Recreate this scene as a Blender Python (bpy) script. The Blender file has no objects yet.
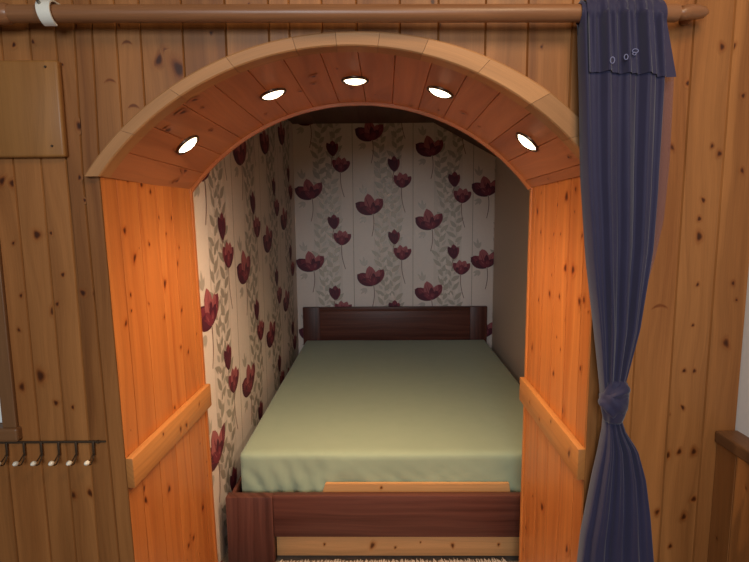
import bpy, bmesh, math, random
from mathutils import Vector, Matrix, noise
random.seed(7)
sc = bpy.context.scene
PI = math.pi
H = 1.52

# ------------------------------------------------------------------ materials
class NT:
    def __init__(s, name):
        s.m = bpy.data.materials.new(name); s.m.use_nodes = True
        s.t = s.m.node_tree; s.t.nodes.clear()
        s.out = s.n('ShaderNodeOutputMaterial')
    def n(s, k, **kw):
        d = s.t.nodes.new(k)
        for a, b in kw.items(): setattr(d, a, b)
        return d
    def l(s, a, b): s.t.links.new(a, b)
    def math(s, op, a, b=None, c=None):
        d = s.n('ShaderNodeMath', operation=op)
        for i, q in enumerate((a, b, c)):
            if q is None: continue
            if isinstance(q, (int, float)): d.inputs[i].default_value = q
            else: s.l(q, d.inputs[i])
        return d.outputs[0]
    def xyz(s, a, b, c):
        d = s.n('ShaderNodeCombineXYZ')
        for i, q in enumerate((a, b, c)):
            if isinstance(q, (int, float)): d.inputs[i].default_value = q
            else: s.l(q, d.inputs[i])
        return d.outputs[0]
    def noise(s, vec, scale=1., detail=3., rough=.55, dist=0.):
        d = s.n('ShaderNodeTexNoise'); d.inputs['Scale'].default_value = scale
        d.inputs['Detail'].default_value = detail; d.inputs['Roughness'].default_value = rough
        d.inputs['Distortion'].default_value = dist
        s.l(vec, d.inputs['Vector']); return d.outputs['Fac']
    def ramp(s, fac, stops):
        d = s.n('ShaderNodeValToRGB'); e = d.color_ramp.elements
        while len(e) < len(stops): e.new(.5)
        for q, (p, c) in zip(e, stops):
            q.position = p; q.color = (*c, 1) if len(c) == 3 else c
        s.l(fac, d.inputs[0]); return d.outputs[0]
    def mix(s, fac, a, b, mode='MIX'):
        d = s.n('ShaderNodeMix', data_type='RGBA', blend_type=mode)
        for i, q in ((0, fac), (6, a), (7, b)):
            if isinstance(q, (int, float)): d.inputs[i].default_value = q
            elif isinstance(q, tuple): d.inputs[i].default_value = (*q, 1)
            else: s.l(q, d.inputs[i])
        return d.outputs[2]
    def attr(s, name): return s.n('ShaderNodeAttribute', attribute_name=name)
    def bsdf(s, col, rough=.5, spec=.4, bump=None, bs=.2, bd=.002, **kw):
        d = s.n('ShaderNodeBsdfPrincipled')
        if isinstance(col, tuple): d.inputs['Base Color'].default_value = (*col, 1)
        else: s.l(col, d.inputs['Base Color'])
        if isinstance(rough, (int, float)): d.inputs['Roughness'].default_value = rough
        else: s.l(rough, d.inputs['Roughness'])
        d.inputs['Specular IOR Level'].default_value = spec
        for k, v in kw.items(): d.inputs[k.replace('_', ' ')].default_value = v
        if bump is not None:
            b = s.n('ShaderNodeBump'); b.inputs['Strength'].default_value = bs
            b.inputs['Distance'].default_value = bd
            s.l(bump, b.inputs['Height']); s.l(b.outputs[0], d.inputs['Normal'])
        return d.outputs[0]
    def done(s, sh): s.l(sh, s.out.inputs[0]); return s.m

def wood(name, light, dark, knot, rough=.45, spec=.35, uk=20., vk=.8, contrast=.5, fibre=.12, tone=.16, vary=.22):
    t = NT(name)
    g = t.n('ShaderNodeSeparateXYZ'); t.l(t.attr('gr').outputs['Vector'], g.inputs[0])
    u, v, sd = g.outputs
    so = t.math('MULTIPLY', sd, 13.7)
    kn = t.attr('knot').outputs['Fac']
    warp = t.noise(t.xyz(t.math('MULTIPLY', u, 6), t.math('MULTIPLY', v, 1.3), so), 1., 2.)
    uu = t.math('ADD', t.math('MULTIPLY', u, uk), t.math('MULTIPLY', warp, 2.2))
    uu = t.math('ADD', uu, t.math('MULTIPLY', kn, 1.2))
    n1 = t.noise(t.xyz(uu, t.math('MULTIPLY', v, vk), so), 1., 4., .6)
    n0 = t.noise(t.xyz(t.math('MULTIPLY', u, uk*.25), t.math('MULTIPLY', v, .5), t.math('ADD', so, 5.)), 1., 2.)
    n2 = t.noise(t.xyz(t.math('MULTIPLY', u, 420), t.math('MULTIPLY', v, 9), so), 1., 2.)
    lo, hi = .5-.22/contrast*.5, .5+.22/contrast*.5
    c = t.ramp(t.math('ADD', t.math('MULTIPLY', n1, .65), t.math('MULTIPLY', n0, .35)), [(max(0, lo), dark), (min(1, hi), light)])
    wn = t.n('ShaderNodeTexWhiteNoise', noise_dimensions='1D'); t.l(t.math('MULTIPLY', sd, 3.171), wn.inputs['W'])
    val = t.math('ADD', t.math('MULTIPLY', wn.outputs['Value'], tone*2), 1.-tone)
    n3 = t.noise(t.xyz(t.math('MULTIPLY', uu, 3.4), t.math('MULTIPLY', v, .45), t.math('ADD', so, 9.)), 1., 3., .6)
    val = t.math('MULTIPLY', val, t.math('ADD', t.math('MULTIPLY', n3, vary*2), 1.-vary))
    val = t.math('MULTIPLY', val, t.math('ADD', t.math('MULTIPLY', n2, fibre*2), 1.-fibre))
    vc = t.n('ShaderNodeCombineColor')
    for i in range(3): t.l(val, vc.inputs[i])
    c = t.mix(1., c, vc.outputs[0], 'MULTIPLY')
    # large slow weathering tone
    kc = t.ramp(kn, [(0., (1, 1, 1)), (.25, (.84, .72, .60)), (.55, (.55, .40, .28)), (.8, (.27, .17, .11)), (1., (.16, .095, .065))])
    c = t.mix(1., c, kc, 'MULTIPLY')
    r = t.math('ADD', t.math('MULTIPLY', n2, .18), rough-.09)
    return t.done(t.bsdf(c, r, spec, bump=n2, bs=.12, bd=.001))

M = {}
M['pine'] = wood('pine cladding', (.41, .165, .049), (.190, .064, .016), None, .42, .3, 17, .45, .68, .16, .15)
M['pine_reveal'] = wood('varnished pine', (.58, .195, .045), (.37, .098, .020), None, .36, .35, 24, .4, .6, .14, .10)
M['pine_soffit'] = wood('reddish pine', (.57, .215, .088), (.36, .110, .040), None, .36, .35, 14, .5, .55, .14, .14)
M['pine_trim'] = wood('planed pine trim', (.52, .25, .100), (.40, .18, .066), None, .5, .3, 16, .8, .5)
M['pine_batten'] = wood('pine batten', (.57, .235, .066), (.40, .140, .036), None, .42, .3, 30, .7, .5)
M['pine_shelf'] = wood('darker pine sill', (.24, .110, .045), (.15, .064, .025), None, .45, .3, 18, .6, .5)  # sills and casing, a darker tone than the wall cladding
M['pine_panel'] = wood('pine board', (.37, .165, .048), (.23, .092, .024), None, .42, .3, 12, .5, .42)
M['pole'] = wood('pole wood', (.34, .150, .066), (.22, .088, .036), None, .35, .4, 25, 1.2, .6)
M['bed'] = wood('dark walnut finish', (.150, .050, .034), (.062, .018, .012), None, .40, .25, 34, .8, .72, .15, .05)
M['plank'] = wood('pale pine plank', (.62, .33, .14), (.50, .24, .09), None, .5, .25, 20, .8, .5)
M['ceiling'] = wood('dark stained boards', (.13, .052, .033), (.075, .028, .017), None, .5, .3, 20, .7, .5)

def plain(name, col, rough=.6, spec=.3, nscale=0, bs=.2, bd=.002, var=.08, **kw):
    t = NT(name)
    if nscale:
        tc = t.n('ShaderNodeTexCoord').outputs['Object']
        n = t.noise(tc, nscale, 4.)
        c = t.mix(n, tuple(q*(1-var) for q in col), tuple(min(1, q*(1+var)) for q in col))
        return t.done(t.bsdf(c, rough, spec, bump=n, bs=bs, bd=bd, **kw))
    return t.done(t.bsdf(col, rough, spec, **kw))

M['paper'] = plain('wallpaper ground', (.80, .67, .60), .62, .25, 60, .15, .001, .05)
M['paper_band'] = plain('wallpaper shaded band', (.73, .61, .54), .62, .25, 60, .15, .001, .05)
M['paper_line'] = plain('wallpaper pinstripe', (.36, .27, .22), .6, .25)
M['leaf'] = plain('wallpaper pearl grey leaf', (.46, .385, .32), .55, .3, Metallic=.33)
M['leaf2'] = plain('wallpaper pearl pale leaf', (.56, .47, .41), .55, .3, Metallic=.25)
M['pet_d'] = plain('petal dark wine', (.105, .018, .036), .55, .3)
M['pet_m'] = plain('petal wine', (.21, .032, .052), .55, .3)
M['pet_l'] = plain('petal rose', (.42, .115, .125), .55, .3)
M['stem'] = plain('flower stem', (.22, .10, .085), .6, .3)
M['plaster'] = plain('taupe plaster', (.62, .50, .42), .85, .15, 90, .3, .002, .05)
M['white_wall'] = plain('white plaster', (.86, .84, .80), .8, .2, 60, .2, .002, .04)
M['white_plastic'] = plain('white plastic', (.78, .74, .66), .4, .45, 200, .1, .001, .05)
M['ceramic'] = plain('white ceramic', (.75, .70, .60), .25, .5)
M['iron'] = plain('dark iron', (.09, .054, .032), .45, .4, 120, .1, .001, .1, Metallic=.6)
M['screw'] = plain('steel screw', (.30, .28, .24), .35, .5, Metallic=.9)
M['groove'] = plain('dark gap', (.03, .016, .008), .9, .1)
M['floor'] = plain('beige carpet', (.20, .15, .115), .95, .05, 400, .5, .004, .35)
M['rug'] = plain('pale rug weave', (.48, .40, .34), .95, .05, 300, .5, .004, .25)
M['fringe'] = plain('rug fringe yarn', (.52, .43, .36), .95, .05, 260, .3, .002, .3)
M['bezel'] = plain('bronze ring', (.10, .055, .035), .35, .5, Metallic=.8)
M['mattress'] = None

def sheet_mat():
    t = NT('sage cotton sheet')
    tc = t.n('ShaderNodeTexCoord').outputs['Object']
    n = t.noise(tc, 14, 4.); n2 = t.noise(tc, 700, 2.)
    c = t.mix(n, (.30, .35, .24), (.34, .385, .265))
    return t.done(t.bsdf(c, .8, .15, bump=n2, bs=.25, bd=.001, Sheen_Weight=.15))
M['sheet'] = sheet_mat()

def cloth_mat(name, col, alpha):
    t = NT(name)
    tc = t.n('ShaderNodeTexCoord').outputs['Object']
    n = t.noise(tc, 9, 3.); n2 = t.noise(tc, 900, 2.)
    c = t.mix(n, tuple(q*.85 for q in col), tuple(q*1.15 for q in col))
    d = t.bsdf(c, .6, .2, bump=n2, bs=.2, bd=.001, Sheen_Weight=.3)
    tr = t.n('ShaderNodeBsdfTranslucent'); t.l(c, tr.inputs[0])
    mx = t.n('ShaderNodeMixShader'); mx.inputs[0].default_value = .22
    t.l(d, mx.inputs[1]); t.l(tr.outputs[0], mx.inputs[2])
    tp = t.n('ShaderNodeBsdfTransparent')
    m2 = t.n('ShaderNodeMixShader'); m2.inputs[0].default_value = alpha
    t.l(tp.outputs[0], m2.inputs[1]); t.l(mx.outputs[0], m2.inputs[2])
    return t.done(m2.outputs[0])
M['voile'] = cloth_mat('blue voile', (.040, .036, .085), .97)
M['voile_thin'] = cloth_mat('thin blue voile edge', (.12, .075, .12), .48)
M['print'] = plain('silver print', (.16, .165, .30), .45, .4)

def glow(name, col, k):
    t = NT(name); e = t.n('ShaderNodeEmission')
    e.inputs[0].default_value = (*col, 1); e.inputs[1].default_value = k
    return t.done(e.outputs[0])
M['bulb'] = glow('halogen glow', (1., .78, .50), 9.)

# ------------------------------------------------------------------ geometry
class Geo:
    def __init__(s): s.v = []; s.f = []; s.m = []; s.g = []; s.k = []
    def add(s, verts, faces, mi=0, axis=None, seed=0., knot=None, gr=None):
        o = len(s.v); seed = float(seed)
        for i, q in enumerate(verts):
            s.v.append(tuple(q)); x, y, z = q
            if gr is not None: s.g.append(gr[i])
            elif axis == 'z': s.g.append((x+y, z, seed))
            elif axis == 'x': s.g.append((y+z, x, seed))
            elif axis == 'y': s.g.append((x+z, y, seed))
            else: s.g.append((0, 0, seed))
            s.k.append(knot[i] if knot else 0.)
        for f in faces: s.f.append([o+i for i in f]); s.m.append(mi)
    def box(s, lo, hi, bev=.003, axis='z', seed=0., mi=0, xf=None, seg=2):
        bm = bmesh.new(); bmesh.ops.create_cube(bm, size=1.)
        for q in bm.verts:
            q.co = Vector([lo[i]+(q.co[i]+.5)*(hi[i]-lo[i]) for i in range(3)])
        if bev > 0: bmesh.ops.bevel(bm, geom=bm.edges[:], offset=bev, segments=seg, profile=.5, affect='EDGES')
        bm.verts.index_update(); s.bm(bm, axis, seed, mi, xf)
    def bm(s, bm, axis=None, seed=0., mi=0, xf=None):
        bm.verts.index_update()
        vs = [q.co.copy() for q in bm.verts]; n0 = len(s.v)
        s.add(vs, [[q.index for q in f.verts] for f in bm.faces], mi, axis, seed)
        if xf is not None:
            for i in range(n0, len(s.v)): s.v[i] = tuple(xf @ Vector(s.v[i]))
        bm.free()
    def tube(s, pts, r, n=12, cap=True, mi=0, seed=0., vlen=True):
        pts = [Vector(p) for p in pts]; rs = r if isinstance(r, (list, tuple)) else [r]*len(pts)
        vs = []; gr = []; d = 0.; up = None
        for i, p in enumerate(pts):
            a = pts[max(0, i-1)]; b = pts[min(len(pts)-1, i+1)]; T = (b-a).normalized()
            if up is None: up = Vector((0, 0, 1)) if abs(T.z) < .9 else Vector((0, 1, 0))
            A = (up-T*up.dot(T)).normalized(); B = T.cross(A); up = A
            if i: d += (p-pts[i-1]).length
            for j in range(n):
                w = 2*PI*j/n
                vs.append(p+(A*math.cos(w)+B*math.sin(w))*rs[i])
                gr.append((rs[i]*2*abs(w-PI)/2, d, seed))
        fs = [[i*n+j, i*n+(j+1) % n, (i+1)*n+(j+1) % n, (i+1)*n+j] for i in range(len(pts)-1) for j in range(n)]
        if cap: fs += [list(range(n))[::-1], [(len(pts)-1)*n+j for j in range(n)]]
        s.add(vs, fs, mi, gr=gr)
    def grid(s, rows, closed=False, mi=0, gr=None, capends=False):
        n = len(rows[0]); vs = [q for r in rows for q in r]
        m = n if closed else n-1
        fs = [[i*n+j, i*n+(j+1) % n, (i+1)*n+(j+1) % n, (i+1)*n+j] for i in range(len(rows)-1) for j in range(m)]
        if capends: fs += [list(range(n))[::-1], [(len(rows)-1)*n+j for j in range(n)]]
        s.add(vs, fs, mi, gr=gr)
    def build(s, name, mats, parent=None, smooth=False, loc=None, recalc=True):
        me = bpy.data.meshes.new(name)
        off = Vector(loc) if loc is not None else Vector((0, 0, 0))
        me.from_pydata([tuple(Vector(q)-off) for q in s.v], [], s.f)
        if not isinstance(mats, (list, tuple)): mats = [mats]
        for m in mats: me.materials.append(m)
        me.polygons.foreach_set('material_index', s.m)
        a = me.attributes.new('gr', 'FLOAT_VECTOR', 'POINT'); a.data.foreach_set('vector', [c for q in s.g for c in q])
        a = me.attributes.new('knot', 'FLOAT', 'POINT'); a.data.foreach_set('value', s.k)
        if recalc:
            bm = bmesh.new(); bm.from_mesh(me); bmesh.ops.recalc_face_normals(bm, faces=bm.faces[:]); bm.to_mesh(me); bm.free()
        if smooth:
            me.polygons.foreach_set('use_smooth', [True]*len(me.polygons))
            if smooth is not True: me.set_sharp_from_angle(angle=math.radians(smooth))
        me.update()
        o = bpy.data.objects.new(name, me); sc.collection.objects.link(o)
        if loc is not None: o.location = loc
        if parent: o.parent = parent
        return o

def tag(o, label=None, cat=None, group=None, kind=None):
    if label: o['label'] = label
    if cat: o['category'] = cat
    if group: o['group'] = group
    if kind: o['kind'] = kind
    return o
def thing(name, loc, label, cat, group=None, rz=0.):
    o = bpy.data.objects.new(name, None); sc.collection.objects.link(o)
    o.location = loc; o.rotation_euler = (0, 0, rz); o.empty_display_size = .1
    return tag(o, label, cat, group)
def struct(g, name, mats, label=None, **kw):
    o = g.build(name, mats, **kw); o['kind'] = 'structure'; o['label'] = label or name.replace('_', ' ')
    return o

# a knot: disc laid on a board, carries the same grain coordinates as the board + a knot mask
KEPS = 0
def knot_arc(g, P, U, V, N, w, hgt, th, seed, gu, gv, kmax=.6, eps=.0005):
    vs = []; kn = []; gr = []; n = 12
    for j in range(n+1):
        t = -1+2*j/n; a = t*w; b = hgt*(1-t*t); tt = th*(1-.75*t*t)
        for o, q in ((-1.6, 0.), (-.5, kmax*(1-t**4)), (.4, kmax*(1-t**4)), (1.4, 0.)):
            vs.append(Vector(P)+Vector(U)*a+Vector(V)*(b+o*tt)+Vector(N)*eps); kn.append(q); gr.append((gu+a, gv+b+o*tt, seed))
    g.add(vs, [[4*j+i, 4*j+i+1, 4*j+5+i, 4*j+4+i] for j in range(n) for i in range(3)], 0, knot=kn, gr=gr)
def knot_disc(g, P, U, V, N, r, seed, gu, gv, umin, umax, mi=0, eps=.0003):
    global KEPS; KEPS += 1; eps += (KEPS % 60)*.00001
    rings = [(0, 1.), (.45, .9), (.8, .6), (1.25, .2), (2.2, 0.)]
    ax = random.uniform(.8, 1.0); ay = random.uniform(1.05, 1.7); rot = random.uniform(-.5, .5)
    vs = []; kn = []; gr = []; n = 14
    for q, kv in rings:
        for j in range(1 if q == 0 else n):
            w = 2*PI*j/n; rr = r*q*(1+.12*math.sin(3*w+seed*7))
            a, b = math.cos(w)*rr*ax, math.sin(w)*rr*ay
            a, b = a*math.cos(rot)-b*math.sin(rot), a*math.sin(rot)+b*math.cos(rot)
            a = max(umin-gu, min(umax-gu, a))
            vs.append(Vector(P)+Vector(U)*a+Vector(V)*b+Vector(N)*eps); kn.append(kv); gr.append((gu+a, gv+b, seed))
    fs = [[0, 1+j, 1+(j+1) % n] for j in range(n)]
    for i in range(len(rings)-2):
        o = 1+i*n
        fs += [[o+j, o+n+j, o+n+(j+1) % n, o+(j+1) % n] for j in range(n)]
    g.add(vs, fs, mi, knot=kn, gr=gr)
# light settings
SPOT_W, SPOT_A, WIN_W, LAMP_W, WORLD_S, WORLD_C, EXPO = 21., 143., 76., 12., .05, (1., .90, .80), 0.
# ------------------------------------------------------------------ knots seen on the boards (metres on their own boards)
KF= [(-0.764, 1.746, 0.009), (-0.774, 1.614, 0.005), (-0.979, 1.607, 0.009), (-0.952, 1.601, 0.009), (-0.547, 1.908, 0.01), (-0.525, 1.924, 0.009), (-0.497, 1.886, 0.018), (-0.752, 1.992, 0.004), (-0.41, 1.973, 0.004), (-0.679, 1.855, 0.008), (-0.621, 1.792, 0.008), (-0.9, 1.465, 0.01), (-0.862, 1.469, 0.004), (-0.84, 1.357, 0.006), (-0.875, 1.258, 0.008), (-0.862, 1.277, 0.005), (-0.958, 1.301, 0.004), (-0.973, 1.206, 0.004), (-0.79, 1.307, 0.008), (-0.758, 1.301, 0.006), (-0.965, 1.443, 0.004), (-0.926, 1.076, 0.012), (-0.89, 0.998, 0.006), (-0.945, 1.067, 0.009), (-0.98, 1.045, 0.008), (-0.844, 0.985, 0.004), (-0.865, 0.724, 0.01), (-0.816, 0.73, 0.007), (-1.053, 0.584, 0.006), (0.893, 1.928, 0.007), (0.921, 1.928, 0.007), (0.812, 1.839, 0.007), (0.886, 1.681, 0.005), (0.907, 1.661, 0.007), (0.97, 1.617, 0.005), (0.957, 1.807, 0.005), (0.782, 1.678, 0.005), (0.432, 1.932, 0.004), (0.869, 1.445, 0.009), (0.866, 1.492, 0.006), (0.873, 1.541, 0.005), (0.97, 1.318, 0.005), (0.983, 1.272, 0.004), (0.964, 1.152, 0.008), (0.874, 1.315, 0.004), (0.854, 1.075, 0.005), (0.882, 1.074, 0.005), (0.776, 1.256, 0.009), (0.869, 1.203, 0.004), (0.823, 0.828, 0.009), (0.856, 0.839, 0.006), (0.897, 0.839, 0.009), (0.857, 0.969, 0.005), (0.805, 0.657, 0.007), (0.882, 0.642, 0.009), (0.907, 0.696, 0.008), (0.849, 0.551, 0.005), (0.17, 1.987, 0.007), (0.153, 2.042, 0.005), (-0.914, 1.948, 0.005), (-0.865, 1.955, 0.004), (-0.765, 1.555, 0.004)]
KL= [(0.096, 1.471, 0.008), (0.138, 1.389, 0.008), (0.414, 1.344, 0.007), (0.312, 1.288, 0.008), (0.23, 1.424, 0.005), (0.099, 1.285, 0.004), (0.422, 1.179, 0.005), (0.061, 1.209, 0.005), (0.451, 1.021, 0.005), (0.394, 1.052, 0.005), (0.305, 1.506, 0.004), (0.394, 1.502, 0.005), (0.291, 1.181, 0.004), (0.135, 1.615, 0.006), (0.211, 1.606, 0.007), (0.263, 1.586, 0.005), (0.08, 0.697, 0.007), (0.085, 0.658, 0.007), (0.233, 0.612, 0.009), (0.48, 0.401, 0.008), (0.382, 0.339, 0.008), (0.341, 0.338, 0.006), (0.315, 0.862, 0.006)]
KR= [(0.217, 1.558, 0.011), (0.492, 1.514, 0.009), (0.147, 1.578, 0.005), (0.446, 1.442, 0.006), (0.293, 1.534, 0.004), (0.204, 1.341, 0.01), (0.143, 1.342, 0.01), (0.336, 1.239, 0.008), (0.247, 1.245, 0.005), (0.087, 1.256, 0.008), (0.055, 1.266, 0.007), (0.446, 1.201, 0.005), (0.317, 1.44, 0.004), (0.256, 1.443, 0.004), (0.087, 1.445, 0.005), (0.274, 0.983, 0.007), (0.059, 1.066, 0.006), (0.503, 1.012, 0.007), (0.188, 1.181, 0.004), (0.183, 0.89, 0.008), (0.102, 0.475, 0.009), (0.515, 0.285, 0.008), (0.336, 0.475, 0.01)]


ARCS = [(-.676, 1.852, .017), (-.620, 1.788, .017), (-.626, 1.946, .015), (.777, 1.246, .026)]   # curved bark marks
YF, YB = 1.42, 2.0                      # front face of the pine wall, back edge of the passage
FC, FR = (-.065, 1.117), .819           # soffit arc at the front: centre (x, z), radius
BC, BR = (-.050, 1.116), .795           # and at the back
SPR = 1.615                             # springing height
JL = ((-.712, YF), (-.668, YB)); JR = ((.592, YF), (.584, YB))
def lean(z): return .0155*(1.1-min(z, 1.62))       # the left side of the passage leans a little
def arc_z(x, c, r): return c[1]+math.sqrt(max(0., r*r-(x-c[0])**2))

# ---- front wall: vertical tongue-and-groove boards round the arched opening
g = Geo()
seams = [-1.70, -1.60, -1.50, -1.39, -1.28, -1.16, -1.042, -.945, -.872, -.806, -.757, -.712, -.652, -.590, -.483, -.373, -.263, -.211, -.128, -.040,
         .070, .168, .288, .396, .508, .590, .622, .715, .818, .919, 1.012]
TOP = 2.6
WIN = (-1.50, -1.042, .93, 1.62)
def strip_cols(g, x0, x1, zb, zt, y, seed, gap=.0030, dep=.0055):
    xs = [x0, x0+gap]+[x0+gap+(x1-x0-2*gap)*k/6 for k in range(1, 6)]+[x1-gap, x1]
    vs = []; fs = []
    for i, x in enumerate(xs):
        yy = y+dep if i in (0, len(xs)-1) else y
        b = zb(x)
        for z in (b, max(b, (b+SPR)/2), max(b, SPR), max(b+.002, SPR+.4), zt) if zt > SPR+.5 else (b, b+(zt-b)*.25, (b+zt)/2, b+(zt-b)*.75, zt):
            k = 0. if not -.80 < x < -.70 else 1. if z <= SPR else max(0., 1-(z-SPR)/.4)
            vs.append((x+lean(z)*k, yy, z))
    for i in range(len(xs)-1):
        for q in range(4): fs.append([5*i+q, 5*i+5+q, 5*i+6+q, 5*i+1+q])
    g.add(vs, fs, 0, gr=[(v[0], v[2], seed) for v in vs])
plank_seed = {}
for i in range(len(seams)-1):
    x0, x1 = seams[i], seams[i+1]; sd = i*1.37+.5; plank_seed[i] = sd
    if x0 >= -.713 and x1 <= .591:
        strip_cols(g, x0, x1, lambda x: max(SPR-.03, arc_z(x, FC, FR+.016)) if abs(x-FC[0]) < FR+.016 else SPR, TOP, YF, sd)
    elif x0 >= WIN[0]-.01 and x1 <= WIN[1]+.01:
        strip_cols(g, x0, x1, lambda x: 0., WIN[2], YF, sd); strip_cols(g, x0, x1, lambda x: WIN[3], TOP, YF, sd)
    else:
        strip_cols(g, x0, x1, lambda x: 0., TOP, YF, sd)
def front_knot(x, z, r):
    for i in range(len(seams)-1):
        if seams[i] < x < seams[i+1]:
            knot_disc(g, (x, YF, z), (1, 0, 0), (0, 0, 1), (0, -1, 0), r, plank_seed[i], x, z, seams[i]+.004, seams[i+1]-.004)
def in_open(x, z, m=.05): return JL[0][0]-m < x < JR[0][0]+m and z < arc_z(x, FC, FR+m)+.02 if abs(x-FC[0]) < FR+m else False
for x, z, r in KF:
    if not in_open(x, z, .03) and x > -1.03 and all(abs(x-a)+abs(z-b) > .02 for a, b, c in ARCS): front_knot(x, z, r)
for (x, z, w) in ARCS:
    i = max(k for k in range(len(seams)) if seams[k] < x)
    knot_arc(g, (x, YF, z), (1, 0, 0), (0, 0, 1), (0, -1, 0), w, w*.5, .004, plank_seed[i], x, z)
for k in range(20):
    x, z = random.uniform(-1.0, 1.0), random.uniform(.1, 2.5)
    if not in_open(x, z): front_knot(x, z, random.choice([.002, .0025, .003, .004]))
# dark backing seen in the grooves
struct(g, 'wall_front', M['pine'], 'pine board wall with an arched opening')

# ---- passage sides (reveals): vertical varnished boards
def reveal(name, J, knots, side, label):
    g = Geo(); (xa, ya), (xb, yb) = J
    L = math.hypot(xb-xa, yb-ya); U = Vector((xb-xa, yb-ya, 0)).normalized()
    N = Vector((U.y, -U.x, 0))*(1 if side < 0 else -1)      # towards the opening
    bounds = [0., .075, .185, .30, .41, .52, L]
    def P(u, z, d=0.): return Vector((xa+(lean(z) if side < 0 else 0.), ya, 0))+U*u+N*d+Vector((0, 0, z))
    for i in range(len(bounds)-1):
        a, b = bounds[i], bounds[i+1]; sd = 31.7+i*2.3+(9 if side > 0 else 0)
        us = [a, a+.002, (a+b)/2, b-.002, b]
        vs = []; gr = []
        for j, u in enumerate(us):
            d = -.003 if j in (0, 4) and 0 < u < L else 0.
            for z in (0., SPR+(.01 if 0 else .01)): vs.append(P(u, z, d)); gr.append((u, z, sd))
        g.add(vs, [[2*j, 2*j+2, 2*j+3, 2*j+1] for j in range(4)], 0, gr=gr)
        for (u, z, r) in knots:
            if a < u < b: knot_disc(g, P(u, z), U, (0, 0, 1), N, r*1.15, sd, u, z, a+.003, b-.003)
        for k in range(3):
            u, z = random.uniform(a+.01, b-.01), random.uniform(.05, 1.58)
            knot_disc(g, P(u, z), U, (0, 0, 1), N, random.choice([.002, .003, .004]), sd, u, z, a+.003, b-.003)
    # return of the last board round the back edge
    bx = P(L, 0); b2 = P(L, SPR); vs = [bx, b2, b2-N*.02, bx-N*.02]
    g.add(vs, [[0, 1, 2, 3]], 0, 'z', 3.)
    struct(g, name, M['pine_reveal'], label)
    # slim corner bead at the back edge
    e = Geo(); c = P(L-.008, 0, .003)
    e.box((-.020, -.012, 0), (.0015, .009, SPR), .004, 'z', 51+side, xf=Matrix.Translation(c)) if side < 0 else e.box((-.0015, -.012, 0), (.020, .009, SPR), .004, 'z', 51+side, xf=Matrix.Translation(c))
    if side < 0: e.v = [(x+lean(z)-lean(0), y, z) for x, y, z in e.v]
    struct(e, 'trim_2' if side < 0 else 'trim_3', M['pine_reveal'], 'corner bead at back edge of the passage')
reveal('wall_passage_left', JL, KL, -1, 'left side of the passage, varnished pine boards')
reveal('wall_passage_right', JR, KR, 1, 'right side of the passage, varnished pine boards')

# ---- arched ceiling of the passage
g = Geo()
def soff(a, t, d=0.):
    R = FR+(BR-FR)*t-d; cx = FC[0]+(BC[0]-FC[0])*t; cz = FC[1]+(BC[1]-FC[1])*t
    return Vector((cx+R*math.sin(a), YF+(YB-YF)*t, cz+R*math.cos(a)))
AM = math.radians(52.6)
edges = [-AM]+[math.radians(-5.1+6.9*k) for k in range(-6, 9) if abs(math.radians(-5.1+6.9*k)) < AM-.04]+[AM]
for i in range(len(edges)-1):
    a0, a1 = edges[i], edges[i+1]; sd = 71+i*1.9
    aa = [a0, a0+.0022, a0+(a1-a0)*.33, a0+(a1-a0)*.67, a1-.0022, a1]
    vs = []; gr = []
    for j, a in enumerate(aa):
        d = -.004 if j in (0, 5) else 0.
        for t in (-.01, .25, .5, .75, 1.): vs.append(soff(a, t, d)); gr.append((a*.8, t*.58, sd))
    g.add(vs, [[5*j+k, 5*j+5+k, 5*j+6+k, 5*j+1+k] for j in range(5) for k in range(4)], 0, gr=gr)
    for k in range(1):
        a, t = random.uniform(a0+.02, a1-.02), random.uniform(.05, .95)
        p = soff(a, t); N = Vector((-math.sin(a), 0, -math.cos(a))); T = Vector((math.cos(a), 0, -math.sin(a)))
        knot_disc(g, p, T, (0, 1, 0), N, random.choice([.003, .004, .007]), sd, a*.8, t*.58, a0*.8+.003, a1*.8-.003, eps=.0012)
for (a, t, r) in ((-39., .18, .009), (-34, .13, .009), (-30.5, .09, .008), (-47, .72, .010), (-12.5, .58, .008), (-9, .5, .006), (-1, .66, .006)):
    a = math.radians(a); i = max(k for k in range(len(edges)-1) if edges[k] <= a)
    knot_disc(g, soff(a, t), Vector((math.cos(a), 0, -math.sin(a))), (0, 1, 0), Vector((-math.sin(a), 0, -math.cos(a))), r, 71+i*1.9, a*.8, t*.58, edges[i]*.8+.003, edges[i+1]*.8-.003, eps=.0012)
struct(g, 'ceiling_passage', M['pine_soffit'], 'arched board ceiling of the passage with five spotlights')

# ---- arch trim on the wall face: curved blocks
g = Geo()
TC = (-.065, 1.117)
def TRa(a): return .850+.020*max(0., min(1., a/.60))
cuts = [-52.6, -42.5, -31.5, -20.5, -9., -1.8, 5.5, 13.5, 24., 35., 44.5, 52.6]
for i in range(len(cuts)-1):
    a0, a1 = math.radians(cuts[i]+.03), math.radians(cuts[i+1]-.03); n = 8; rows = []; gr = []
    for k in range(n+1):
        a = a0+(a1-a0)*k/n; S, C = math.sin(a), math.cos(a)
        TR = TRa(a)
        ring = [(FR-.003, YF+.034), (FR-.003, YF-.018), (FR, YF-.022), (TR-.004, YF-.022), (TR, YF-.018), (TR, YF), (FR+.002, YF), (FR+.002, YF+.034)]
        def ang(r): return a*math.acos(min(1, (SPR-TC[1])/r))/math.radians(52.6)
        rows.append([Vector((TC[0]+r*math.sin(ang(r)), y, TC[1]+r*math.cos(ang(r)))) for r, y in ring]); gr += [(r+y, a*.84, 110+i*2.1) for r, y in ring]
    g.grid(rows, True, gr=gr, capends=True)
struct(g, 'trim_1', M['pine_trim'], 'curved pine moulding round the arch')
g = Geo(); rows = []; gr = []
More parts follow.
